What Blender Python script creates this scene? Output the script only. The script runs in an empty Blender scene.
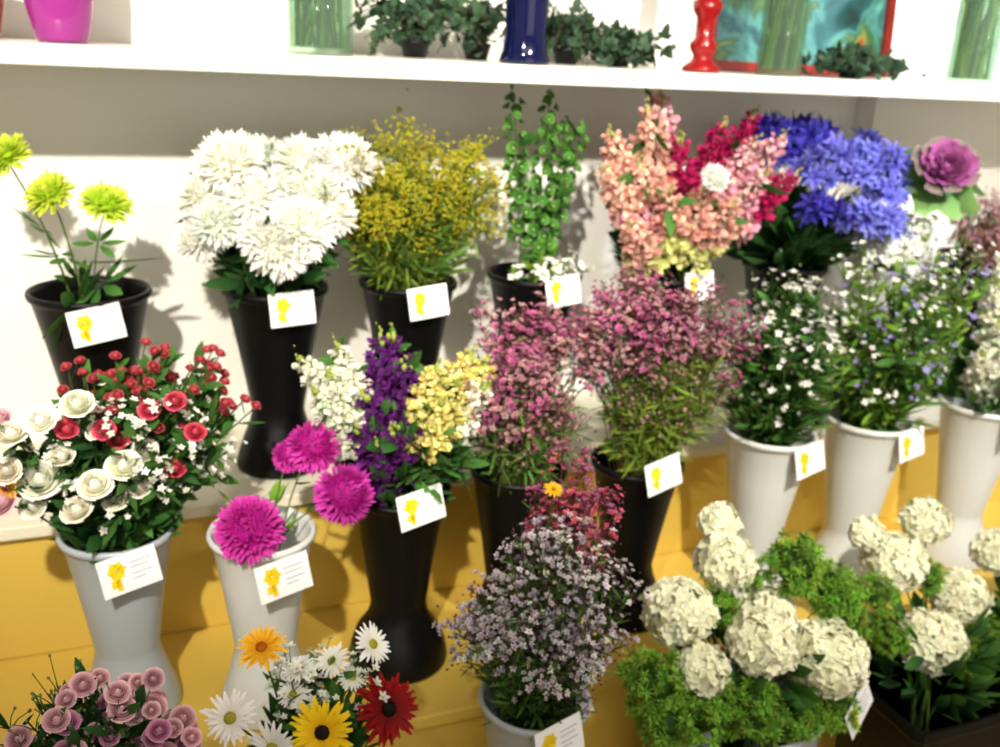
import bpy, math
import numpy as np
from mathutils import Matrix, Vector, Euler
rng=np.random.default_rng(11)
pi=math.pi
sc=bpy.context.scene
try: sc.view_settings.view_transform='Standard'
except Exception: pass

# ------------------------------------------------------------ colours / mesh tools
def hx(h):
    c=np.array([int(h[i:i+2],16)/255 for i in (0,2,4)])
    return np.where(c<=.04045,c/12.92,((c+.055)/1.055)**2.4)
def rot(ax,a):
    return np.array(Matrix.Rotation(a,3,ax))
def frames(D,spin=None):
    D=np.atleast_2d(np.array(D,float)); D=D/np.maximum(np.linalg.norm(D,axis=1,keepdims=True),1e-9)
    ref=np.where(np.abs(D[:,2:3])>.95,np.array([[1.,0,0]]),np.array([[0,0,1.]]))
    X=np.cross(ref,D); X/=np.linalg.norm(X,axis=1,keepdims=True); Y=np.cross(D,X)
    if spin is None: spin=rng.uniform(0,2*pi,len(D))
    c=np.cos(spin)[:,None]; s=np.sin(spin)[:,None]
    X2=X*c+Y*s; Y2=-X*s+Y*c
    return np.stack([X2,Y2,D],axis=2)
def comb(l):
    Vs,Fs,Cs,o=[],[],[],0
    for V,F,C in l: Vs.append(V);Fs.append(F+o);Cs.append(C);o+=len(V)
    return np.vstack(Vs),np.vstack(Fs),np.vstack(Cs)
def xf(t,R=None,p=(0,0,0),s=1):
    V,F,C=t
    V=V*s
    if R is not None: V=V@np.asarray(R).T
    return V+np.array(p),F,C
def grid(V,nu,nv,closed=False):
    F=[]
    for i in range(nu-1):
        for j in range(nv if closed else nv-1):
            a=i*nv+j;b=i*nv+(j+1)%nv;c=(i+1)*nv+(j+1)%nv;d=(i+1)*nv+j
            F+=[(a,b,c),(a,c,d)]
    return np.array(F)
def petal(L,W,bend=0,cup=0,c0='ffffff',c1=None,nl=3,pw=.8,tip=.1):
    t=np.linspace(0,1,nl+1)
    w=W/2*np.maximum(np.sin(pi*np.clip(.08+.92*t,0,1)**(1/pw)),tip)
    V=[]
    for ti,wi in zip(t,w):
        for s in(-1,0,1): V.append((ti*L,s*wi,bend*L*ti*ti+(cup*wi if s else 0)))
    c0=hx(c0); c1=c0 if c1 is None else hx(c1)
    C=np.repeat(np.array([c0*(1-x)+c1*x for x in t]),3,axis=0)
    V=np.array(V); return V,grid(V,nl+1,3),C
def lathe(prof,n=24,col='ffffff'):
    P=np.array(prof,float); a=np.linspace(0,2*pi,n,endpoint=False)
    V=np.array([(r*math.cos(x),r*math.sin(x),z) for r,z in P for x in a])
    return V,grid(V,len(P),n,True),np.tile(hx(col),(len(V),1))
def ball(r,col,n=6,k=4,sz=1):
    return lathe([(r*math.sin(pi*i/k)+1e-5,-r*sz*math.cos(pi*i/k)) for i in range(k+1)],n,col)
def tube(P,r0,r1,k=4,col='3f5a22'):
    P=np.array(P,float); n=len(P)
    T=np.gradient(P,axis=0); R=frames(T,np.zeros(n))
    a=np.linspace(0,2*pi,k,endpoint=False)
    circ=np.stack([np.cos(a),np.sin(a),0*a],1)
    rr=np.linspace(r0,r1,n)
    V=(np.einsum('nij,kj->nki',R,circ)*rr[:,None,None]+P[:,None,:]).reshape(-1,3)
    return V,grid(V,n,k,True),np.tile(hx(col) if isinstance(col,str) else col,(len(V),1))
def radial(n,pet,tilt=0,r0=0,jt=.1,js=.1,z=0,off=0):
    o=[]
    for i in range(n):
        a=2*pi*(i+off)/n+rng.normal(0,.06)
        R=rot('Z',a)@rot('Y',-(tilt+rng.normal(0,jt)))
        o.append(xf(pet,R,(r0*math.cos(a),r0*math.sin(a),z),1+rng.normal(0,js)))
    return comb(o)
class B:
    def __init__(s): s.l=[];s.o=0
    def add(s,t,R=None,p=(0,0,0),sc=1,tint=None):
        V,F,C=xf(t,R,p,sc)
        if tint is not None: C=C*tint
        s.l.append((V,F+s.o,C)); s.o+=len(V)
    def inst(s,t,P,R,S,tint=None):
        V,F,C=t; K=len(P)
        if K==0: return
        W=np.einsum('kij,nj->kni',R,V)*np.asarray(S).reshape(-1,1,1)+np.asarray(P)[:,None,:]
        CC=np.tile(C,(K,1,1))
        if tint is not None: CC=CC*np.asarray(tint).reshape(K,1,3)
        FF=(F[None]+(np.arange(K)*len(V))[:,None,None]).reshape(-1,3)+s.o
        s.l.append((W.reshape(-1,3),FF,CC.reshape(-1,3))); s.o+=K*len(V)
    def build(s,name,mat,parent=None,org=(0,0,0),smooth=True,ymax=None):
        V=np.vstack([x[0] for x in s.l]); F=np.vstack([x[1] for x in s.l]); C=np.vstack([x[2] for x in s.l])
        if ymax is not None: V[:,1]=np.where(V[:,1]>ymax-.03,ymax-.03+(V[:,1]-ymax+.03).clip(0)*.2,V[:,1]).clip(max=ymax)
        V=V-np.array(org)
        me=bpy.data.meshes.new(name)
        me.vertices.add(len(V)); me.vertices.foreach_set('co',V.astype(np.float32).ravel())
        me.loops.add(F.size); me.loops.foreach_set('vertex_index',F.astype(np.int32).ravel())
        me.polygons.add(len(F)); me.polygons.foreach_set('loop_start',np.arange(0,F.size,3,dtype=np.int32))
        me.update(calc_edges=True)
        at=me.color_attributes.new('Col','FLOAT_COLOR','POINT')
        at.data.foreach_set('color',np.hstack([np.clip(C,0,1),np.ones((len(C),1))]).astype(np.float32).ravel())
        me.polygons.foreach_set('use_smooth',[smooth]*len(F))
        me.validate()
        me.materials.append(mat)
        ob=bpy.data.objects.new(name,me); sc.collection.objects.link(ob)
        if parent is None: ob.location=org
        else: ob.parent=parent
        return ob
def empty(name,loc):
    e=bpy.data.objects.new(name,None); e.location=loc; e.empty_display_size=.05; sc.collection.objects.link(e); return e
def boxt(x0,x1,y0,y1,z0,z1,col='ffffff',bev=0):
    V=np.array([(x,y,z) for x in(x0,x1) for y in(y0,y1) for z in(z0,z1)],float)
    q=[(0,1,3,2),(4,6,7,5),(0,4,5,1),(2,3,7,6),(0,2,6,4),(1,5,7,3)]
    F=[]
    for a,b,c,d in q: F+=[(a,b,c),(a,c,d)]
    return V,np.array(F),np.tile(hx(col),(8,1))

# ------------------------------------------------------------ materials
def mat(name,col=None,rough=.5,attr=False,trans=0,noise=.08,nscale=12,bump=0,metal=0,spec=.5,noisecol=None,alpha=None):
    m=bpy.data.materials.new(name); m.use_nodes=True; nt=m.node_tree; N=nt.nodes; L=nt.links
    b=N['Principled BSDF']; b.inputs['Roughness'].default_value=rough; b.inputs['Metallic'].default_value=metal
    b.inputs['Specular IOR Level'].default_value=spec
    tc=N.new('ShaderNodeTexCoord'); no=N.new('ShaderNodeTexNoise'); no.inputs['Scale'].default_value=nscale
    no.inputs['Detail'].default_value=5
    L.new(tc.outputs['Object'],no.inputs['Vector'])
    mx=N.new('ShaderNodeMix'); mx.data_type='RGBA'; mx.blend_type='MIX'
    if attr:
        a=N.new('ShaderNodeVertexColor'); a.layer_name='Col'
        hs=N.new('ShaderNodeHueSaturation'); hs.inputs['Value'].default_value=1-noise*2
        L.new(a.outputs['Color'],hs.inputs['Color'])
        L.new(a.outputs['Color'],mx.inputs['A']); L.new(hs.outputs['Color'],mx.inputs['B'])
    else:
        c=hx(col); mx.inputs['A'].default_value=(*c,1)
        c2=hx(noisecol) if noisecol else c*(1-noise*2)
        mx.inputs['B'].default_value=(*c2,1)
    L.new(no.outputs['Fac'],mx.inputs['Factor'])
    L.new(mx.outputs['Result'],b.inputs['Base Color'])
    if bump:
        bp=N.new('ShaderNodeBump'); bp.inputs['Strength'].default_value=bump; bp.inputs['Distance'].default_value=.01
        L.new(no.outputs['Fac'],bp.inputs['Height']); L.new(bp.outputs['Normal'],b.inputs['Normal'])
    if trans:
        t=N.new('ShaderNodeBsdfTranslucent'); ms=N.new('ShaderNodeMixShader'); ms.inputs[0].default_value=trans
        L.new(mx.outputs['Result'],t.inputs['Color']); L.new(b.outputs[0],ms.inputs[1]); L.new(t.outputs[0],ms.inputs[2])
        L.new(ms.outputs[0],N['Material Output'].inputs[0])
    if alpha is not None:
        t=N.new('ShaderNodeBsdfTransparent'); ms=N.new('ShaderNodeMixShader'); ms.inputs[0].default_value=alpha
        L.new(t.outputs[0],ms.inputs[1]); L.new(b.outputs[0],ms.inputs[2])
        t.inputs[0].default_value=(*(hx(col)*.5+.45),1)
        L.new(ms.outputs[0],N['Material Output'].inputs[0])
    return m
mP=mat('petals_and_leaves',attr=True,trans=.25,rough=.65,noise=.06,nscale=40,spec=.2)
mBlack=mat('black_plastic','040406',rough=.45,noise=.1,nscale=8,bump=.05,spec=.25)
mWhite=mat('white_plastic','d8dad8',rough=.4,noise=.04,nscale=6,bump=.03)
mGrey=mat('grey_enamel','acb4bc',rough=.35,noise=.05,nscale=6,bump=.03)
mCard=mat('card_print',attr=True,rough=.6,noise=.01,nscale=8)
mWall=mat('wall_paint','f6f4ee',rough=.7,noise=.04,nscale=2.5,bump=.05)
mShelf=mat('shelf_paint','eeece4',rough=.35,noise=.02,nscale=4)
mYel=mat('yellow_painted_wood','e4c45c',rough=.45,noise=.08,nscale=3,noisecol='d4b04a',bump=.05)
mTop=mat('cream_painted_wood','ece6d0',rough=.5,noise=.05,nscale=3,bump=.04)
mFloor=mat('floor_vinyl','a9a6a0',rough=.35,noise=.15,nscale=5,bump=.05)
mCeil=mat('ceiling_paint','eeeeea',rough=.9,noise=.02,nscale=3)
mPink=mat('pink_glass','9a3088',rough=.12,noise=.05,nscale=5)
mRed=mat('red_glaze','900a0e',rough=.2,noise=.05,nscale=5)
mBlue=mat('cobalt_glass','050a38',rough=.06,noise=.2,nscale=10)
mGlass=mat('clear_glass','b8d8c0',rough=.05,noise=.01,nscale=3,alpha=.1)
mMetal=mat('dark_metal','303033',rough=.35,metal=.6,noise=.05,nscale=5)

# ------------------------------------------------------------ room
def box_ob(name,m,*a,bev=.0):
    b=B(); b.add(boxt(*a)); o=b.build(name,m,smooth=False)
    if bev:
        md=o.modifiers.new('bev','BEVEL'); md.width=bev; md.segments=2
    return o
box_ob('floor',mFloor,-1.6,3.0,-2.4,2.1,-.1,0)
box_ob('ceiling',mCeil,-1.6,3.0,-2.4,2.1,2.8,2.9)
box_ob('wall_back',mWall,-1.6,3.0,2.0,2.1,0,2.8)
box_ob('wall_left',mWall,-1.7,-1.6,-2.4,2.1,0,2.8)
box_ob('wall_right',mWall,3.0,3.1,-2.4,2.1,0,2.8)
box_ob('wall_front',mWall,-1.6,3.0,-2.5,-2.4,0,2.8)
box_ob('wall_pilaster',mWall,1.74,2.02,1.93,2.0,.842,1.586)
box_ob('wall_shelf',mShelf,-1.6,3.0,1.64,2.0,1.588,1.620,bev=.004)
box_ob('display_step_board',mTop,-1.59,2.99,1.62,1.995,.815,.84,bev=.003)
box_ob('display_step_riser',mYel,-1.59,2.99,1.64,1.665,.571,.814,bev=.002)
box_ob('display_step_board',mYel,-1.59,2.99,1.27,1.66,.545,.57,bev=.003)
box_ob('display_step_riser',mYel,-1.59,2.99,1.285,1.31,.331,.544,bev=.002)
box_ob('display_step_board',mYel,-1.59,2.99,.84,1.30,.305,.33,bev=.003)
box_ob('display_step_riser',mYel,-1.59,2.99,.86,.885,.001,.304,bev=.002)

# ------------------------------------------------------------ templates
leafG=xf(petal(.06,.022,.15,.25,'2c5220','4c7a34',4,.9),rot('Y',-pi/2))
leafD=xf(petal(.06,.022,.2,.3,'1c3a1a','35602c',4,.9),rot('Y',-pi/2))
leafL=xf(petal(.05,.016,.15,.3,'5f8a2c','86ab3c',3,.9),rot('Y',-pi/2))
leafN=xf(petal(.045,.005,.15,.2,'3d6028','62843a',2,.9),rot('Y',-pi/2))
leafY=xf(petal(.045,.005,.15,.2,'4d6c24','8a9c38',2,.9),rot('Y',-pi/2))
def mum(n,L,W,c0,c1,lo=-.35,bend=.35,r0=.25,core=None,jl=.06,ja=.0):
    o=[ball(core,c0,12,8,.95)] if core else []
    for i in range(n):
        z=1-(1-lo)*(i+.5)/n; ph=i*2.39996+rng.normal(0,ja)
        el=math.asin(max(-1,min(1,z)))+rng.normal(0,ja)
        s=1-.22*max(z,0)+rng.normal(0,jl)
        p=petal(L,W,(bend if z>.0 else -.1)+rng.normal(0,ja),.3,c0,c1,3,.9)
        d=np.array([math.cos(el)*math.cos(ph),math.cos(el)*math.sin(ph),math.sin(el)])
        o.append(xf(p,rot('Z',ph)@rot('Y',-el),d*r0,s))
    return comb(o)
T_mumW=mum(460,.55,.12,'eeeedc','ffffff',-.75,.35,.45,.6,.13,.13)
T_mumG=mum(200,.6,.17,'a8d020','e8f25c',-.3,.3,.4,.5,.1,.1)
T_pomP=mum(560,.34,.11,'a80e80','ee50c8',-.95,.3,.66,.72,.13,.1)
def rose(c0,c1,H=1.0):
    o=[xf(ball(.27,c1,8,5,1.7),None,(0,0,.5))]; A=hx(c0);Bc=hx(c1)
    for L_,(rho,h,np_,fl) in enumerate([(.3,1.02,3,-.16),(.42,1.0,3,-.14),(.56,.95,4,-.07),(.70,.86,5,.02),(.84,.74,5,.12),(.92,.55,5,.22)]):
        for q in range(np_):
            a0=2*pi*q/np_+L_*.8+rng.normal(0,.15); al=pi/np_*1.5; hh=h*(1+rng.normal(0,.04))
            V=[];C=[]
            for v in (0,.3,.6,.85,1.):
                for u_ in(-1,-.5,0,.5,1):
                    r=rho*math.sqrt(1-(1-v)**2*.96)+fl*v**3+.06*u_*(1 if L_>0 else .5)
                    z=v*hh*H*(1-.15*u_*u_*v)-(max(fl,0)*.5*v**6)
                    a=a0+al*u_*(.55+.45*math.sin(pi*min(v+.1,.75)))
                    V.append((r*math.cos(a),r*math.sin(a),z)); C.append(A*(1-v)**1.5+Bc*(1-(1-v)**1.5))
            V=np.array(V); o.append((V,grid(V,5,5),np.array(C)))
    return comb(o)
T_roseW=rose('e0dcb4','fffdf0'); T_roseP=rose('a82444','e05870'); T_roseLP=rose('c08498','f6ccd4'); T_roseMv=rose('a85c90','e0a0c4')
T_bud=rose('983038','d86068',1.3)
def daisy(c0,c1,cc,cr,n=22):
    return comb([radial(n,petal(.8,.2,-.06,.15,c0,c1,3,1.0,.3),.08,.2,.05),
                 radial(n-4,petal(.62,.18,.05,.15,c0,c1,3,1.0,.3),.22,.2,.06,.05,.02),
                 xf(ball(.24,cc,10,6,.45),None,(0,0,.05)),
                 radial(20,petal(.13,.06,.3,0,cr,cr,1),.9,.2,.2),radial(12,petal(.1,.05,.3,0,cr,cr,1),1.2,.1,.2,.1,.08)])
T_gY=daisy('f4b800','fcdc28','1c1006','5a3a08',32); T_gR=daisy('700408','a81018','140406','3a0606',28)
T_gW=daisy('ececdc','ffffff','a8a030','d0c850',22); T_gO=daisy('e09400','f8c430','b05c00','e09010',22)
def flo(n,L,W,c0,c1,tilt=.4,bend=0,cc=None):
    l=[radial(n,petal(L,W,bend,.2,c0,c1,2,1.0,.3),tilt,.05,.1)]
    if cc: l.append(ball(.18,cc,5,3,.8))
    return comb(l)
F4W=flo(4,1,.95,'e8eabc','fefcec',.25,-.1)
F5pink=flo(5,1,.7,'803058','b86890',.6,0,'4c1428'); F5rose=flo(5,1,.7,'a03048','d4687a',.5,0,'60141f')
F5dust=flo(5,1,.65,'8c5458','c49aa0',.6,0,'5a2c2c'); F5br=flo(5,1,.6,'6a3c34','a87868',.7)
F5wh=flo(5,1,.7,'dadccc','fbfbf8',.4,0,'b8b060'); F5lav=flo(5,1,.7,'8a7c8c','d0c2ce',.5,0,'4c2c40')
F5lw=flo(5,1,.7,'b8b0b4','eae6e6',.4,0,'6a4c5c')
F5pur=flo(5,1,.7,'7468b0','b0a8dc',.4); Fbud=ball(.5,'6c4850',4,3,1.4); FbudG=ball(.5,'7c8a5c',4,3,1.4)
F6blue=comb([radial(6,petal(1,.36,-.3,.25,'4440b8','8c90e8',4,1.0),.7,.08,.08),xf(lathe([(.05,-.5),(.12,0)],5,'4440b0'))])
F6dk=comb([radial(6,petal(1,.36,-.3,.25,'241c88','5048c0',4,1.0),.75,.08,.08),xf(lathe([(.05,-.5),(.12,0)],5,'201a70'))])
Fgold=comb([ball(.5,'9c9818',4,3),xf(ball(.4,'ccc438',4,3),None,(.5,.3,.3)),xf(ball(.4,'b4ac24',4,3),None,(-.3,-.4,.5))])
def snapf(c0,c1,c2):
    return comb([radial(3,petal(1,1.0,.3,.35,c0,c1,3,1.2,.4),.9,.1,.2,.1),radial(3,petal(.9,.9,-.5,-.3,c0,c2,3,1.2,.4),.35,.1,.2,.1,0,.5),
      xf(ball(.3,c2,6,4),None,(0,0,.35))])
S_pe=snapf('d08c7c','f0bcb0','f4d4bc'); S_ma=snapf('8c0c48','d0286c','b81858'); S_pk=snapf('d07098','f0b0c4','f8e0d0')
S_ye=snapf('c8b850','ece08c','f0e8a4'); S_yg=snapf('b8c060','e4e49c','f0ecb0'); S_wh=snapf('dcdfc4','fbfbf0','e8ead0'); S_pu=snapf('441054','782c88','541860')
bellT=comb([lathe([(.1,0),(.3,.15),(.6,.55),(.95,.8)],8,'4f8430'),lathe([(.93,.78),(.55,.5),(.2,.2)],8,'386a22'),xf(ball(.16,'d8dcb8',5,3),None,(0,0,.4))])
fuzzT=comb([xf(petal(1,.16,.3*math.cos(i),0,'4c8420','9cc84c',2),frames([v])[0]@rot('Y',-pi/2)) for i,v in enumerate(rng.normal(0,1,(26,3)))])
lobed=comb([xf(petal(.055,.02,.05,.2,'35642a','5c9040',3,1.),rot('Z',a),(0.01*math.cos(a),.01*math.sin(a),0)) for a in(-1.9,-1.,0,1.,1.9)])
lobed=xf(lobed,rot('Y',-pi/2))

# ------------------------------------------------------------ bouquet tools
def bez(a,c,p,n=6):
    t=np.linspace(0,1,n)[:,None]; return (1-t)**2*a+2*t*(1-t)*c+t*t*p
def stem(b,rim,P,col='3f5a22',r=.0022,sp=.025,rr=.0012):
    rim=np.array(rim);P=np.array(P,float)
    j=np.append(rng.uniform(-1,1,2)*sp,0)
    a=rim+j*.8+np.array([0,0,-.2]); h=(P-rim)*np.array([.12,.12,0]); c=rim+j+h+np.array([0,0,.25*max(P[2]-rim[2],.02)])
    pts=bez(a,c,P,7); b.add(tube(pts,r,rr,4,col)); return pts
def jit(K,a=.12): 
    v=1+rng.normal(0,a,(K,1)); return np.clip(v*(1+rng.normal(0,a*.3,(K,3))),.4,1.5)
def leaves(b,pts,leaf,n,s,lo=.45,spread=1.0):
    if n<=0: return
    P=[];D=[]
    for i in range(n):
        t=rng.uniform(lo,.97)*(len(pts)-1); k=int(t); f=t-k; p=pts[k]*(1-f)+pts[min(k+1,len(pts)-1)]*f
        d=pts[min(k+1,len(pts)-1)]-pts[k]; d=d/(np.linalg.norm(d)+1e-9)
        P.append(p); D.append(d*.5+rng.normal(0,.6,3)*spread)
    b.inst(leaf,np.array(P),frames(D),s*rng.uniform(.6,1.25,n),jit(n,.18))
def face(rim,P,u=.4,fr=-.45):
    d=np.array(P)-np.array(rim); d/=np.linalg.norm(d)+1e-9
    return d*.8+np.array([rng.normal(0,.12),fr+rng.normal(0,.1),u+rng.normal(0,.1)])
def heads(b,rim,L,T,stemc='3f5a22',leaf=None,nl=3,ls=1.,fr=-.45,u=.4,sr=.0024,sq=1,ex=None):
    for x,y,z,s in L:
        P=np.array([x,y,z]); d=face(rim,P,u,fr)
        if ex is not None: d=np.array(ex)+rng.normal(0,.12,3)
        dn=d/np.linalg.norm(d)
        pts=stem(b,rim,P-dn*s*.1,stemc,sr)
        if leaf is not None: leaves(b,pts,leaf,nl,ls)
        R=frames([d])[0]; b.add(T,R@np.diag([1,1,sq]),P,s,jit(1,.05)[0])
def cloud(c,rad,K):
    d=rng.normal(0,1,(K,3)); d/=np.linalg.norm(d,axis=1,keepdims=True)
    r=rng.uniform(0,1,(K,1))**.45
    return np.array(c)+d*r*np.array(rad)*(1+rng.normal(0,.08,(K,1)))
def spray(b,rim,pts,T,nf,rs,fs,stemc='5a5a2a',leaf=None,nl=3,ls=1.,br=4,T2=None,up=.6,lo=.45,bud=None,nb=0,bs=.004):
    for P in pts:
        sp=stem(b,rim,P,stemc,.0016,.035,.0008)
        if leaf is not None: leaves(b,sp,leaf,nl,ls,lo)
        dd=sp[-1]-sp[-2]; dd/=np.linalg.norm(dd)+1e-9
        tips=P+dd*rs*.3+rng.normal(0,rs*.55,(nf,3))
        root=P-dd*rs*.9
        for t in tips[:br]: b.add(tube([root,(root+t)/2+dd*rs*.15,t],.0009,.0006,3,stemc))
        D=tips-root+np.array([0,-.15*rs,up*rs])
        tt=T if (T2 is None or rng.random()<.55) else T2
        b.inst(tt,tips,frames(D),fs*rng.uniform(.65,1.25,nf),jit(nf,.15))
        if bud is not None:
            q=P+rng.normal(0,rs*.7,(nb,3)); b.inst(bud,q,frames(q-root),bs*rng.uniform(.7,1.3,nb),jit(nb,.2))
def spike(b,rim,top,T,n,ln,r,fs,stemc='4c6a28',leaf=leafG,nl=5,ls=.9,T2=None,bud='a0b050',fr=-.3,tp_=.6):
    top=np.array(top); pts=stem(b,rim,top,stemc,.003)
    leaves(b,pts,leaf,nl,ls,.35)
    ax=top-pts[-3]; ax/=np.linalg.norm(ax)
    P=[];D=[];S=[];F=frames([ax],np.zeros(1))[0]
    for i in range(n):
        f=(i+.5)/n; a=i*2.4+rng.normal(0,.2); k=1-tp_*f*f
        o=F[:,0]*math.cos(a)+F[:,1]*math.sin(a)
        P.append(top-ax*ln*(1-f)+o*r*k*rng.uniform(.8,1.2)); D.append(o+ax*(.25+.5*f)+np.array([0,fr*.5,0])+rng.normal(0,.2,3)); S.append(fs*k*rng.uniform(.8,1.2))
    P=np.array(P);S=np.array(S);R=frames(D)
    if T2 is None: b.inst(T,P,R,S,jit(n,.1))
    else:
        m=np.arange(n)<n*.35; b.inst(T2,P[m],R[m],S[m],jit(m.sum(),.1)); b.inst(T,P[~m],R[~m],S[~m],jit((~m).sum(),.1))
    K=7; t=np.linspace(0,1,K)[:,None]
    b.inst(ball(1,bud,5,4,1.5),top+ax*(t-.2)*.03+rng.normal(0,.003,(K,3)),frames(np.tile(ax,(K,1))),.0045*(1.3-t[:,0]))
def collar(b,rim,r,leaf,n,s,zr=(0,.08)):
    a=rng.uniform(0,2*pi,n); P=np.stack([rim[0]+r*.6*np.cos(a),rim[1]+r*.6*np.sin(a),rim[2]+rng.uniform(*zr,n)],1)
    D=np.stack([np.cos(a),np.sin(a),rng.uniform(.1,1.4,n)],1); b.inst(leaf,P,frames(D),s*rng.uniform(.7,1.3,n),jit(n,.2))

# ------------------------------------------------------------ buckets
def bucket_t(h,rt,rw=.05,rb=.082):
    pr=[(.001,.004),(rb-.004,.004),(rb,0),(rb+.001,.006),(rb-.004,.03),(rb-.014,.06),(rw+.006,.09),(rw,.115),(rw+.001,.125),
        (rw+(rt-rw)*.3,.125+(h-.125)*.3),(rw+(rt-rw)*.62,.125+(h-.125)*.62),(rt-.002,h-.018),(rt,h-.014),(rt+.004,h-.012),(rt+.006,h-.005),(rt+.004,h),
        (rt-.001,h),(rt-.004,h-.01),(rw+(rt-rw)*.6,.125+(h-.125)*.6),(rw-.001,.13),(.001,.128)]
    return lathe(pr,40)
def card_b(p,yaw,roll,tilt=.2,w=.086,h=.06):
    b=B(); R=np.array(Euler((-tilt,roll,yaw),'XYZ').to_matrix())
    b.add(boxt(-w/2,w/2,-.0006,.0006,-h/2,h/2,'eeeef0'),R,p)
    pt=petal(.014,.014,0,0,'f4d400','f0c800',2,1.)
    fl=radial(6,pt,0,.001,0,.05); b.add(xf(fl,rot('X',pi/2),(-.018,-.0012,.008)),R,p)
    b.add(boxt(-.022,-.014,-.0014,-.001,-.024,.004,'f0c800'),R,p)
    b.add(boxt(-.029,-.0165,-.0014,-.001,-.018,-.006,'f0c800'),R,p)
    for i,(x1,z) in enumerate(((.034,.014),(.03,.006),(.034,-.004),(.022,-.012))):
        b.add(boxt(.002,x1,-.0012,-.0007,z-.0011,z+.0011,'b8b8c2'),R,p)
    return b
def group(name,x,y,z0,h,m,r=.088,card=None,rb=.082,noflow=False):
    org=(x,y,z0); e=empty(name,org)
    b=B(); b.add(bucket_t(h,r,.05,rb),None,org); b.build('bucket',m,e,org)
    if card is not None:
        dx,dz,roll=card
        p=np.array([x+dx,y-math.sqrt(max(r*r-dx*dx,0))-.012,z0+h+dz])
        card_b(p,.25,roll).build('price_card',mCard,e,org,False)
    f=B()
    return e,org,f,(x,y,z0+h)
def done(g,name='flowers'):
    z=g[1][2]; g[2].build(name,mP,g[0],g[1],ymax=1.985 if z>.8 else (1.61 if z>.5 else 1.262))
ZT,ZM,ZL=.841,.571,.331

# --- top row
g=group('bucket_of_green_chrysanthemums',-.07,1.77,ZT,.37,mBlack,.098,(.01,-.035,-.12)); f,rim=g[2],g[3]
heads(f,rim,[(-.175,1.72,1.445,.046),(-.115,1.72,1.385,.043),(-.03,1.71,1.37,.045)],T_mumG,'5a7a2a',lobed,1,.9,sr=.003,sq=.6)
f.inst(lobed,[(-.09,1.70,1.20),(-.02,1.71,1.27),(-.10,1.72,1.28),(-.05,1.72,1.23)],frames([(-.1,-.6,.3),(1,-.3,.1),(-1,-.3,.2),(.4,-.8,0)]),[1.4,1.2,1.1,1.1]); done(g)
g=group('bucket_of_white_chrysanthemums',.25,1.77,ZT,.365,mBlack,.094,(.015,-.02,.0)); f,rim=g[2],g[3]
H=[(.17,1.70,1.44),(.30,1.72,1.435),(.37,1.71,1.44),(.145,1.67,1.345),(.215,1.64,1.325),(.28,1.64,1.34),(.335,1.66,1.36),(.115,1.72,1.31),(.26,1.70,1.395),(.20,1.68,1.385),(.23,1.8,1.43),(.36,1.8,1.36),(.13,1.72,1.38),(.31,1.68,1.395),(.24,1.63,1.31)]
heads(f,rim,[(x,y,z,.055+rng.uniform(-.008,.008)) for x,y,z in H],T_mumW,'44602a',leafD,8,1.1,sq=.8)
collar(f,rim,.09,leafD,130,1.1,(0,.1)); done(g)
g=group('bucket_of_goldenrod',.51,1.77,ZT,.365,mBlack,.092,(.01,-.02,-.05)); f,rim=g[2],g[3]
pts=np.vstack([cloud((.49,1.74,1.385),(.175,.12,.115),100),cloud((.42,1.71,1.36),(.1,.1,.08),45),cloud((.60,1.72,1.37),(.09,.1,.08),35)])
spray(f,rim,pts,Fgold,32,.022,.0042,'5a7028',leafY,22,.9,5,lo=.5)
collar(f,rim,.08,leafN,300,1.8,(0,.15)); done(g)
g=group('bucket_of_bells_of_ireland',.78,1.77,ZT,.37,mBlack,.094,(.02,-.015,-.04)); f,rim=g[2],g[3]
for tp in ((.70,1.74,1.565),(.78,1.75,1.56),(.86,1.76,1.50),(.84,1.80,1.50)):
    spike(f,rim,tp,bellT,40,.30,.013,.014,'4a7a30',leafG,10,.9,bud='5a8a3a',tp_=.3)
spray(f,rim,cloud((.79,1.70,1.23),(.10,.04,.015),12),F5wh,8,.015,.006,'6a8a3a',leafL,5,.8)
done(g)
g=group('bucket_of_snapdragons',1.09,1.77,ZT,.36,mBlack,.092,(.03,-.01,.0)); f,rim=g[2],g[3]
for tp,T,T2 in [((.885,1.68,1.50),S_pe,S_pe),((.95,1.66,1.55),S_pe,S_pe),((.85,1.63,1.44),S_pe,S_pk),((1.01,1.72,1.57),S_pk,S_pe),((1.04,1.68,1.49),S_ma,S_ma),((.92,1.62,1.45),S_pe,S_pk),
    ((1.135,1.68,1.52),S_ma,S_ma),((1.20,1.65,1.49),S_pk,S_pe),((1.28,1.68,1.50),S_pk,S_ma),((1.28,1.62,1.43),S_ma,S_pk),((1.07,1.62,1.40),S_pe,S_yg),((.98,1.60,1.40),S_pe,S_yg),((1.13,1.60,1.38),S_pe,S_yg),((.90,1.6,1.34),S_pe,S_yg),((1.25,1.74,1.54),S_ma,S_ma),((1.19,1.6,1.43),S_pk,S_pe)]:
    spike(f,rim,tp,T,34,.17,.024,.024,'5a7a30',leafG,8,1.,T2,bud='b0a868')
heads(f,rim,[(1.065,1.58,1.43,.03)],T_mumW,sq=.7)
collar(f,rim,.09,leafD,150,1.2,(0,.15)); done(g)
g=group('bucket_of_blue_agapanthus',1.41,1.77,ZT,.37,mBlack,.092); f,rim=g[2],g[3]
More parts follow.
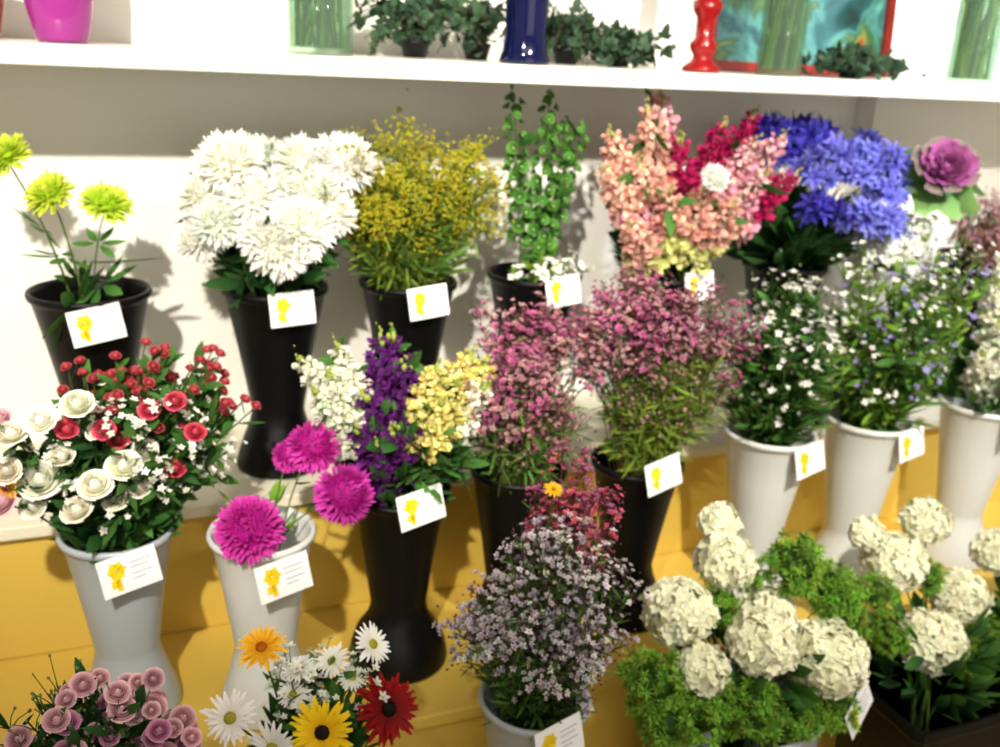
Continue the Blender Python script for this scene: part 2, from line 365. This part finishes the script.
for x,y,z,T in [(1.31,1.74,1.50,F6dk),(1.42,1.76,1.495,F6dk),(1.37,1.78,1.46,F6dk),(1.53,1.72,1.465,F6blue),(1.38,1.69,1.42,F6blue),(1.48,1.68,1.42,F6blue),(1.58,1.68,1.38,F6blue),(1.46,1.62,1.33,F6blue),(1.39,1.66,1.345,F6dk),(1.53,1.62,1.32,F6blue),(1.43,1.70,1.46,F6blue),(1.58,1.70,1.44,F6blue)]:
    P=np.array([x,y,z]); stem(f,rim,P,'4a6a3a',.003)
    K=38; D=rng.normal(0,1,(K,3)); D/=np.linalg.norm(D,axis=1,keepdims=True); D[:,2]=np.abs(D[:,2])*.7+D[:,2]*.3-.1
    for d in D[:14]: f.add(tube([P,P+d*.03],.001,.001,3,'3a4a7a'))
    f.inst(T,P+D*.036*rng.uniform(.7,1.2,(K,1)),frames(D+rng.normal(0,.25,(K,3))),.027*rng.uniform(.75,1.25,K),jit(K,.2))
collar(f,rim,.08,leafD,150,1.6,(0,.1)); done(g)
g=group('bucket_of_ornamental_kale',1.70,1.77,ZT,.36,mWhite,.09); f,rim=g[2],g[3]
P=np.array([1.695,1.64,1.435]); d=np.array([-.35,-.7,.6]); d/=np.linalg.norm(d); stem(f,rim,P-d*.03,'6a8a4a',.005); R=frames([d])[0]
k=[xf(ball(.25,'b068a0',10,6,.8),None,(0,0,.2))]
for i in range(60):
    fr_=i/60; a=i*2.4
    pt_=petal(.35+.7*fr_,.4+.6*fr_,.3-.35*fr_,.3,'6c2c5c' if fr_<.85 else '5c6a48','ac5c98' if fr_<.85 else '8c7a78',6,1.4,.6)
    V_,F_,C_=pt_; V_=V_.copy(); V_[:,2]+=.05*np.sin(V_[:,0]*22+i)*(np.abs(V_[:,1])>.05); V_[:,2]+=rng.normal(0,.018,len(V_))
    k.append(xf((V_,F_,C_),rot('Z',a)@rot('Y',-math.radians(80-62*fr_)),(.12*math.cos(a),.12*math.sin(a),.05*(1-fr_))))
f.add(comb(k),R,P,.070)
for a in range(9):
    t=a*2*pi/9; dd=R[:,0]*math.cos(t)+R[:,1]*math.sin(t)-d*.15
    if dd[2]>.6: continue
    f.inst(xf(petal(.11,.085,-.3,.2,'4c7c44','88b068',4,1.3,.3),rot('Y',-pi/2)),[P-d*.03],frames([dd]),[1.0])
spray(f,rim,cloud((1.62,1.70,1.28),(.09,.07,.08),60),F5wh,16,.022,.011,'7a9a5a',leafL,4,.9)
done(g)
g=group('bucket_of_brown_limonium',2.0,1.77,ZT,.37,mBlack,.092); f,rim=g[2],g[3]
spray(f,rim,cloud((1.98,1.72,1.28),(.14,.1,.085),120),F5br,16,.022,.0055,'5a4a30',leafN,8,.8,T2=F5dust); done(g)

# --- middle row
g=group('bucket_of_white_and_pink_roses',-.05,1.45,ZM,.335,mGrey,.083,(.015,-.03,-.12),.078); f,rim=g[2],g[3]
W=[(-14,103,26),(-17,111,19),(-13,113,19),(-8.2,115,19),(-7,102.5,21),(-3,105,21),(-9.6,98.8,19),(0,106,17),(-18,106,17),(-4.5,99,17),(-1,101,15),(-11,107,16),(-15.5,99,16),(-6,110,14)]
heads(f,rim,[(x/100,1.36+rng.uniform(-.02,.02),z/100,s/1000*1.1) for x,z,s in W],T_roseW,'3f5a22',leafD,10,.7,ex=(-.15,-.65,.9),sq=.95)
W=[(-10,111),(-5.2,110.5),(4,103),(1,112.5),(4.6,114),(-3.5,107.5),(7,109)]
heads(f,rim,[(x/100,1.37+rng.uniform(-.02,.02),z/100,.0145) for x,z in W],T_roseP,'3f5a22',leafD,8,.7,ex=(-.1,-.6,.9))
W=cloud((.025,1.46,1.12),(.15,.09,.075),120)
heads(f,rim,[(*p,.0078) for p in W],T_bud,'4a5a28',leafG,11,.6)
heads(f,rim,[(-.185,1.38,1.12,.02),(-.19,1.36,1.01,.022)],T_roseLP,'3f5a22',leafD,4,.8)
heads(f,rim,[(-.185,1.36,1.03,.018),(.07,1.40,1.06,.014)],T_gO,'3f5a22',leafD,4,.8)
spray(f,rim,cloud((-.03,1.41,1.05),(.16,.09,.09),60),F5wh,6,.02,.0065,'4a6a2a',leafG,16,.7)
collar(f,rim,.08,leafD,190,.9,(-.01,.12)); done(g)
g=group('bucket_of_magenta_pompom_chrysanthemums',.165,1.39,ZM,.33,mWhite,.08,(.02,-.04,-.1),.078); f,rim=g[2],g[3]
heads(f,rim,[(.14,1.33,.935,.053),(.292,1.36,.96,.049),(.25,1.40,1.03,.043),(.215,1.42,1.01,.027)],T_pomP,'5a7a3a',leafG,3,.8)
collar(f,rim,.06,leafL,14,.9,(-.03,.03)); done(g)
g=group('bucket_of_stock_and_snapdragons',.41,1.45,ZM,.345,mBlack,.082,(.01,0.005,-.1),.09); f,rim=g[2],g[3]
for tp,T in [((.37,1.45,1.19),S_pu),((.405,1.42,1.15),S_pu),((.335,1.40,1.11),S_pu),((.375,1.37,1.06),S_pu),((.40,1.48,1.18),S_pu),((.42,1.38,1.06),S_pu),((.35,1.38,1.03),S_pu),((.32,1.38,1.06),S_pu),
    ((.24,1.42,1.17),S_wh),((.30,1.44,1.18),S_wh),((.26,1.40,1.12),S_wh),((.28,1.40,1.15),S_wh),((.45,1.39,1.15),S_ye),((.51,1.40,1.165),S_ye),((.48,1.37,1.13),S_ye),((.54,1.40,1.15),S_ye),((.53,1.37,1.12),S_wh),((.45,1.36,1.10),S_ye)]:
    spike(f,rim,tp,T,30,.13 if T is not S_ye else .10,.02,.02,'5a7a30',leafG,9,.8)
spray(f,rim,cloud((.44,1.40,1.0),(.11,.07,.05),30),Fbud,2,.02,.003,'4a6a2a',leafG,14,.8)
collar(f,rim,.08,leafD,110,1.1,(-.02,.12)); done(g)
g=group('bucket_of_dusty_pink_waxflower',.64,1.47,ZM,.35,mBlack,.085,None); f,rim=g[2],g[3]
spray(f,rim,np.vstack([cloud((.645,1.44,1.13),(.14,.09,.11),90),cloud((.58,1.42,1.08),(.09,.07,.08),38)]),F5pink,15,.022,.0066,'5a4c2c',leafN,7,.8,T2=F5dust,bud=Fbud,nb=8)
spray(f,rim,cloud((.63,1.42,1.02),(.11,.07,.06),80),F5dust,4,.02,.004,'6a5430',leafN,16,1.,bud=Fbud,nb=5); done(g)
g=group('bucket_of_pink_limonium',.885,1.46,ZM,.34,mBlack,.085,(.0,.01,-.12)); f,rim=g[2],g[3]
spray(f,rim,np.vstack([cloud((.86,1.43,1.19),(.13,.1,.09),80),cloud((1.0,1.42,1.17),(.09,.07,.09),28),cloud((.76,1.42,1.17),(.07,.07,.08),26)]),F5pink,15,.022,.0066,'5a4c2c',leafN,8,.8,T2=F5dust,bud=Fbud,nb=8)
spray(f,rim,cloud((.92,1.41,1.08),(.14,.07,.10),130),F5dust,4,.022,.004,'5f5c30',leafY,18,1.1,bud=FbudG,nb=5); done(g)
g=group('bucket_of_white_asters',1.18,1.45,ZM,.375,mWhite,.088,(.03,-.03,-.1)); f,rim=g[2],g[3]
spray(f,rim,cloud((1.18,1.43,1.13),(.12,.09,.14),100),F5wh,4,.024,.0075,'3f5f2a',leafG,26,.55,bud=FbudG,nb=5)
collar(f,rim,.085,leafN,300,1.6,(0,.15)); collar(f,rim,.085,leafD,60,.9,(0,.1)); done(g)
g=group('bucket_of_mixed_lavender_asters',1.43,1.45,ZM,.38,mWhite,.088,(.035,-.03,-.06)); f,rim=g[2],g[3]
spray(f,rim,np.vstack([cloud((1.42,1.42,1.17),(.18,.1,.16),110),cloud((1.55,1.42,1.25),(.1,.08,.09),25)]),F5wh,4,.026,.007,'5a7a34',leafL,18,.65,T2=F5pur,bud=FbudG,nb=6)
spray(f,rim,cloud((1.42,1.42,1.13),(.17,.1,.13),50),FbudG,4,.024,.004,'4f7030',leafG,24,.7)
collar(f,rim,.085,leafN,260,1.8,(0,.15)); done(g)
g=group('bucket_of_white_stock',1.75,1.45,ZM,.385,mWhite,.088,(.0,-.02,-.05)); f,rim=g[2],g[3]
for tp in [(1.68,1.42,1.30),(1.76,1.44,1.28),(1.65,1.40,1.24),(1.71,1.38,1.20),(1.80,1.42,1.24),(1.75,1.36,1.12),(1.66,1.38,1.16),(1.63,1.38,1.10)]:
    spike(f,rim,tp,S_wh,30,.15,.02,.021,'5a7a30',leafG,8,.8)
collar(f,rim,.085,leafG,80,1.0,(0,.1)); done(g)

# --- low row
g=group('bucket_of_lavender_waxflower',.54,1.12,ZL,.365,mGrey,.083,(.0,-.012,-.08),.078); f,rim=g[2],g[3]
spray(f,rim,np.vstack([cloud((.545,1.10,.85),(.125,.09,.14),160),cloud((.43,1.11,.85),(.045,.05,.07),20),cloud((.53,1.12,.97),(.06,.05,.04),16)]),F5lav,8,.02,.0054,'3f4a2c',leafN,20,.7,T2=F5lw,bud=Fbud,nb=9,bs=.0035)
spray(f,rim,cloud((.60,1.15,.98),(.075,.06,.11),75),F5rose,13,.016,.0052,'5a3a2c',leafN,6,.7,T2=F5pink,bud=Fbud,nb=6)
collar(f,rim,.07,leafN,120,1.2,(-.02,.06))
heads(f,rim,[(.545,1.12,1.05,.014)],T_gO); done(g)
g=group('bucket_of_pink_spray_roses',-.07,1.03,ZL,.38,mWhite,.083,None,.078); f,rim=g[2],g[3]
W=cloud((-.065,1.02,.845),(.10,.08,.08),100)
heads(f,rim,[(*p,rng.uniform(.009,.0145)) for p in W[:76]],T_roseLP,'3f5a22',leafG,16,.42,ex=(.1,-.6,.9))
heads(f,rim,[(*p,rng.uniform(.009,.014)) for p in W[76:]],T_roseMv,'3f5a22',leafG,16,.42,ex=(.1,-.6,.9))
spray(f,rim,cloud((-.10,1.02,.865),(.10,.07,.06),34),FbudG,4,.02,.004,'3f5a22',leafD,16,.6)
collar(f,rim,.08,leafD,90,.8,(0,.1)); done(g)
g=group('bucket_of_gerbera_daisies',.18,1.03,ZL,.34,mWhite,.083,None,.078); f,rim=g[2],g[3]
heads(f,rim,[(.182,.985,.822,.041)],T_gY,ex=(-.25,-1.,.55)); heads(f,rim,[(.28,1.03,.80,.045)],T_gR,ex=(.05,-.8,.6))
heads(f,rim,[(.075,1.03,.835,.033),(.122,1.0,.80,.035)],T_gW,ex=(-.3,-.8,.5)); heads(f,rim,[(.265,1.06,.885,.029)],T_gW,ex=(.3,-.6,.8))
heads(f,rim,[(.12,1.06,.91,.032)],T_gO,ex=(-.2,-.45,.9))
spray(f,rim,cloud((.19,1.06,.83),(.08,.04,.06),30),F5wh,3,.02,.008,'4a6a2a',leafG,12,.55)
heads(f,rim,[(.165,1.05,.875,.022),(.21,1.06,.87,.024),(.155,1.04,.845,.022),(.235,1.05,.845,.022)],T_gW,'3f5a22',leafG,5,.6,ex=(-.2,-.3,1))
collar(f,rim,.08,leafD,60,.9,(.02,.10)); done(g)

def hyd(f,P,R,F,fs=.0118,sq=.9):
    K=int(330*(R/.06)**2); i=np.arange(K); z=1-1.75*(i+.5)/K; ph=i*2.39996
    D=np.stack([np.sqrt(1-z*z)*np.cos(ph),np.sqrt(1-z*z)*np.sin(ph),z],1)
    bump=1+.04*np.sin(D[:,0]*7+P[0]*40)*np.cos(D[:,1]*6+D[:,2]*5)+rng.normal(0,.03,K)
    f.inst(F,np.array(P)+D*R*bump[:,None]*np.array([1,1,sq]),frames(D+rng.normal(0,.38,(K,3))),fs*rng.uniform(.75,1.1,K),jit(K,.05))
    f.add(ball(R*.84,'b4c080',10,8,sq),None,P)
def fuzz(f,P,R,K=110):
    D=rng.normal(0,1,(K,3)); D/=np.linalg.norm(D,axis=1,keepdims=True)
    f.inst(fuzzT,np.array(P)+D*R*rng.uniform(.6,1.,(K,1)),frames(D),R*.23*rng.uniform(.8,1.2,K),jit(K,.25))
    f.add(ball(R*.6,'2a4a14',8,6),None,P)
org=(.93,1.11,ZL); e2=empty('tub_of_hydrangeas',org); h=.27
tb=lathe([(.001,.003),(.115,.003),(.12,0),(.124,.01),(.150,h-.02),(.152,h-.016),(.158,h-.012),(.16,h-.004),(.157,h),(.150,h),(.147,h-.01),(.118,.02),(.001,.015)],48)
b=B(); b.add(xf(tb,np.diag([1.05,.78,1])),None,org); b.build('tub',mGrey,e2,org)
card_b(np.array([1.09,1.005,.625]),.5,-.45).build('price_card',mCard,e2,org,False)
f=B(); rim=(.93,1.11,.60)
for x,y,z,R,F in [(.785,1.12,.80,.054,F4W),(.885,1.15,.86,.046,F4W),(1.03,1.04,.715,.064,F4W),(.905,1.05,.765,.052,F4W),(.80,1.06,.73,.040,F4W),(.965,1.12,.765,.042,F4W),(.90,1.20,.905,.030,F4W)]:
    stem(f,rim,(x,y,z),'5a7a30',.004); hyd(f,(x,y,z),R,F)
for x,y,z,R in [(1.005,1.12,.85,.055),(1.08,1.10,.80,.05),(.86,1.12,.80,.035),(.93,1.08,.71,.04),(.80,1.04,.67,.06),(.72,1.07,.715,.055),(.74,1.05,.65,.05),(.88,1.02,.665,.055),(1.05,1.02,.63,.045),(.97,1.01,.64,.045),(.94,1.16,.82,.035),(1.12,1.1,.73,.04),(1.08,1.08,.70,.045)]:
    stem(f,rim,(x,y,z),'5a7a30',.003); fuzz(f,(x,y,z),R,130)
collar(f,rim,.14,leafG,90,1.0,(.0,.12)); f.build('flowers',mP,e2,org,ymax=1.262)
def bin_t(w,d,h):
    def ring(a,b,z,ins=.012):
        return [(-a+ins,-b,z),(a-ins,-b,z),(a,-b+ins,z),(a,b-ins,z),(a-ins,b,z),(-a+ins,b,z),(-a,b-ins,z),(-a,-b+ins,z)]
    rings=[ring(.01,.01,.002,.002),ring(w*.84,d*.84,.002),ring(w*.85,d*.85,0),ring(w*.97,d*.97,h-.03),ring(w,d,h-.028),ring(w*1.04,d*1.04,h-.02),ring(w*1.04,d*1.04,h),ring(w*.98,d*.98,h),ring(w*.94,d*.94,h-.03),ring(w*.82,d*.82,.01),ring(.01,.01,.01,.002)]
    V=np.array([v for r in rings for v in r],float); return V,grid(V,len(rings),8,True),np.tile(hx('ffffff'),(len(V),1))
for nm,cx,cy,w,H_,fz in [('bin_of_white_hydrangeas',1.33,1.08,.125,[(1.29,1.18,.775,.054),(1.32,1.09,.655,.057),(1.43,1.14,.70,.05),(1.37,1.20,.84,.042),(1.22,1.19,.84,.028)],[(1.21,1.13,.75,.04),(1.23,1.10,.68,.04),(1.40,1.06,.62,.04),(1.36,1.16,.745,.035)]),
                      ('bin_of_white_hydrangeas',1.62,1.08,.125,[(1.555,1.18,.755,.044),(1.66,1.16,.72,.05),(1.60,1.08,.65,.042)],[(1.5,1.12,.62,.04)])]:
    org=(cx,cy,ZL); e3=empty(nm,org); b=B(); b.add(bin_t(w,.11,.24),None,org); b.build('bin',mBlack,e3,org,False)
    if cx>1.5: card_b(np.array([cx-.06,cy-.128,.56]),.3,-.35).build('price_card',mCard,e3,org,False)
    f=B(); rim=(cx,cy,.56)
    for x,y,z,R in H_: stem(f,rim,(x,y,z),'5a7a30',.004); hyd(f,(x,y,z),R,F4W)
    for x,y,z,R in fz: stem(f,rim,(x,y,z)); fuzz(f,(x,y,z),R,90)
    collar(f,rim,.11,leafD,50,1.0,(-.01,.10)); collar(f,rim,.11,leafG,70,.95,(-.01,.12)); f.build('flowers',mP,e3,org,ymax=1.262)

# ------------------------------------------------------------ items on the wall shelf
ZS=1.621
def single(name,prof,m,x,y,n=36,z=ZS):
    b=B(); b.add(lathe(prof,n),None,(x,y,z)); return b.build(name,m,None,(x,y,z))
single('pink_glass_vase',[(.001,.002),(.036,.0),(.040,.006),(.048,.04),(.056,.09),(.060,.15),(.058,.19),(.062,.21),(.057,.21),(.054,.19),(.055,.15),(.05,.09),(.036,.01),(.001,.01)],mPink,-.075,1.76)
single('red_ceramic_pot',[(.001,.002),(.035,0),(.04,.01),(.052,.08),(.056,.1),(.06,.102),(.06,.12),(.054,.12),(.05,.1),(.036,.015),(.001,.012)],mRed,-.205,1.80)
single('cobalt_blue_vase',[(.001,.002),(.046,0),(.048,.005),(.042,.02),(.038,.06),(.041,.12),(.048,.18),(.053,.24),(.049,.24),(.043,.18),(.036,.12),(.03,.06),(.034,.02),(.001,.012)],mBlue,.715,1.73)
single('red_candlestick',[(.001,.002),(.038,0),(.038,.008),(.022,.02),(.018,.03),(.026,.042),(.028,.052),(.018,.064),(.018,.10),(.028,.115),(.030,.13),(.022,.135),(.021,.24),(.001,.24)],mRed,1.10,1.73)
def stemvase(x,y,r,h,c1,c2,fl=None):
    org=(x,y,ZS); e=empty('glass_vase_of_green_stems',org)
    b=B(); b.add(lathe([(.001,.0),(r,0),(r+.001,.004),(r,h),(r-.003,h),(r-.004,.01),(.001,.009)],32),None,org); b.build('vase',mGlass,e,org)
    f=B()
    for i in range(34):
        a=rng.uniform(0,2*pi); q=r*.8*math.sqrt(rng.random()); a2=a+rng.normal(0,.8)
        p0=np.array([x+q*math.cos(a),y+q*math.sin(a),ZS+.012]); p1=np.array([x+q*math.cos(a2),y+q*math.sin(a2),ZS+h]); p2=p1+np.array([math.cos(a2)*.03,math.sin(a2)*.03,.08])
        p=np.array([p0,(p0+p1)/2,p1,p2]); f.add(tube(p,.0034,.0026,5,c1 if i%2 else c2))
        P=p0+(p1-p0)*rng.uniform(.1,.8,(3,1)); f.inst(leafL,P,frames(rng.normal(0,.12,(3,3))+np.array([0,0,1])),rng.uniform(.4,.7,3),jit(3,.2))
        if fl is not None: f.inst(fl,[p2],frames([p2-p0]),[.03])
    f.build('stems',mP,e,org)
stemvase(.335,1.74,.055,.2,'2c5218','6a9038'); stemvase(1.265,1.70,.045,.2,'4a7a28','98b058',T_gY); stemvase(1.80,1.72,.05,.2,'5a8a2c','b8c048',T_gY)
ivy=xf(comb([petal(.03,.02,0,.15,'24402a','506850',3,1.),xf(petal(.02,.014,0,.15,'24402a','4a644a',2,1.),rot('Z',1.1)),xf(petal(.02,.014,0,.15,'24402a','4a644a',2,1.),rot('Z',-1.1))]),rot('Y',-pi/2))
def ivyplant(x,y,w,n,hh,name='trailing_ivy_plant'):
    org=(x,y,ZS); e=empty(name,org)
    b=B(); b.add(lathe([(.001,.002),(.022,0),(.028,.025),(.03,.027),(.03,.032),(.026,.032),(.02,.01),(.001,.008)],20),None,org); b.build('pot',mBlack,e,org)
    f=B()
    for i in range(n):
        tx=rng.uniform(-w,w); ty=rng.uniform(-.1,.08); tz=rng.uniform(.0,hh)
        p=bez(np.array([x,y,ZS+.03]),np.array([x+tx*.4,y+ty*.4,ZS+.03+hh*rng.uniform(.5,1.1)]),np.array([x+tx,y+ty,ZS+tz]),9)
        p[:,2]=np.maximum(p[:,2],ZS+.004); f.add(tube(p,.0014,.001,3,'4a4030'))
        m=11; idx=rng.uniform(1,8,m); P=np.array([p[int(k)]*(1-k%1)+p[min(int(k)+1,8)]*(k%1) for k in idx]); D=rng.normal(0,1,(m,3))+np.array([0,-.4,.4])
        P=P+rng.normal(0,.009,(m,3)); P[:,2]=np.maximum(P[:,2],ZS+.014)
        f.inst(ivy,P,frames(D),rng.uniform(.5,1.05,m),jit(m,.25))
    f.build('foliage',mP,e,org,ymax=1.98)
ivyplant(.54,1.86,.13,34,.10); ivyplant(.68,1.90,.08,12,.12); ivyplant(.87,1.88,.09,20,.10); ivyplant(.98,1.86,.08,26,.05); ivyplant(1.50,1.76,.13,26,.03)
org=(1.50,1.94,ZS); e=empty('framed_painting',org); R=rot('X',-.08)
m=bpy.data.materials.new('painting_canvas'); m.use_nodes=True; N=m.node_tree.nodes; L=m.node_tree.links
tc=N.new('ShaderNodeTexCoord'); no=N.new('ShaderNodeTexNoise'); no.inputs['Scale'].default_value=9; no.inputs['Detail'].default_value=4; no.inputs['Distortion'].default_value=.8
cr=N.new('ShaderNodeValToRGB'); L.new(tc.outputs['Object'],no.inputs['Vector']); L.new(no.outputs['Fac'],cr.inputs[0]); L.new(cr.outputs[0],N['Principled BSDF'].inputs['Base Color'])
el=cr.color_ramp.elements; el[0].position=.3; el[0].color=(*hx('14302c'),1); el[1].position=.74; el[1].color=(*hx('a83820'),1)
for p,c in((.42,'1c5a60'),(.5,'4c8c88'),(.57,'2a5c38'),(.65,'7c9048')): q=el.new(p); q.color=(*hx(c),1)
b=B(); b.add(boxt(-.24,.24,0,.006,.02,.30),R,org); b.build('canvas',m,e,org,False)
mF=mat('red_brown_frame','902418',rough=.35,noise=.2,nscale=12)
b=B()
for q in((-.26,.26,-.012,.012,0.001,.022),(-.26,.26,-.012,.012,.298,.32),(-.26,-.238,-.012,.012,.02,.30),(.238,.26,-.012,.012,.02,.30)): b.add(boxt(*q),R,org)
b.build('frame',mF,e,org,False)

# ------------------------------------------------------------ lights
def spot(name,loc,tgt,en,col,ang,size=.05,blend=.8):
    l=bpy.data.lights.new(name,'SPOT'); l.energy=en; l.color=col; l.spot_size=math.radians(ang); l.spot_blend=blend; l.shadow_soft_size=size
    o=bpy.data.objects.new(name,l); o.location=loc; o.rotation_euler=(Vector(tgt)-Vector(loc)).to_track_quat('-Z','Y').to_euler(); sc.collection.objects.link(o)
    b=B(); d=np.array(tgt,float)-np.array(loc); d/=np.linalg.norm(d)
    b.add(lathe([(.001,-.14),(.03,-.14),(.045,-.10),(.06,-.01),(.063,0),(.058,0),(.055,-.02),(.04,-.09),(.001,-.10)],24),frames([d])[0],np.array(loc)-d*.02)
    top=np.array(loc)-d*.14; b.add(tube([top,(top[0],top[1],2.8)],.008,.008,8)); b.build('ceiling_spotlight',mMetal,None,tuple(loc))
def ar(name,loc,rt,sx,sy,en,col):
    l=bpy.data.lights.new(name,'AREA'); l.shape='RECTANGLE'; l.size=sx; l.size_y=sy; l.energy=en; l.color=col
    o=bpy.data.objects.new(name,l); o.location=loc; o.rotation_euler=rt; sc.collection.objects.link(o)
spot('lamp_spot_a',(-.45,-.3,2.55),(.22,1.9,1.36),380,(1,.93,.80),50,.03)
spot('lamp_spot_b',(.95,-.25,2.6),(1.3,1.9,1.20),320,(1,.93,.80),62,.035)
spot('lamp_spot_c',(2.3,.4,2.6),(1.95,2.0,1.3),190,(.92,.95,1),55)
ar('lamp_fill_overhead',(.7,-.3,2.78),(0,0,0),2.4,1.6,24,(1,.93,.80))  # added overhead fill light, no panel is modelled here
ar('lamp_fill_front',(.9,-2.3,1.5),(pi/2,0,0),2.6,1.6,18,(1,.94,.86))  # added soft fill behind the camera to lift the shelf shadow; no window there
w=bpy.data.worlds.new('w'); sc.world=w; w.use_nodes=True; w.node_tree.nodes['Background'].inputs[0].default_value=(.8,.85,1,1); w.node_tree.nodes['Background'].inputs[1].default_value=.1

# ------------------------------------------------------------ camera
ps,th,ro=math.radians(22),math.radians(19),math.radians(3)
fv=Vector((math.sin(ps)*math.cos(th),math.cos(ps)*math.cos(th),-math.sin(th))); rv=Vector((math.cos(ps),-math.sin(ps),0)); uv=rv.cross(fv)
r2=rv*math.cos(ro)+uv*math.sin(ro); u2=-rv*math.sin(ro)+uv*math.cos(ro)
M=Matrix((( r2.x,u2.x,-fv.x,0),(r2.y,u2.y,-fv.y,0),(r2.z,u2.z,-fv.z,1.65),(0,0,0,1)))
cd=bpy.data.cameras.new('camera'); cd.lens=34.2; cd.sensor_width=36; cd.clip_start=.05
cd.dof.use_dof=True; cd.dof.focus_distance=.98; cd.dof.aperture_fstop=4.5
co=bpy.data.objects.new('camera',cd); co.matrix_world=M; sc.collection.objects.link(co); sc.camera=co
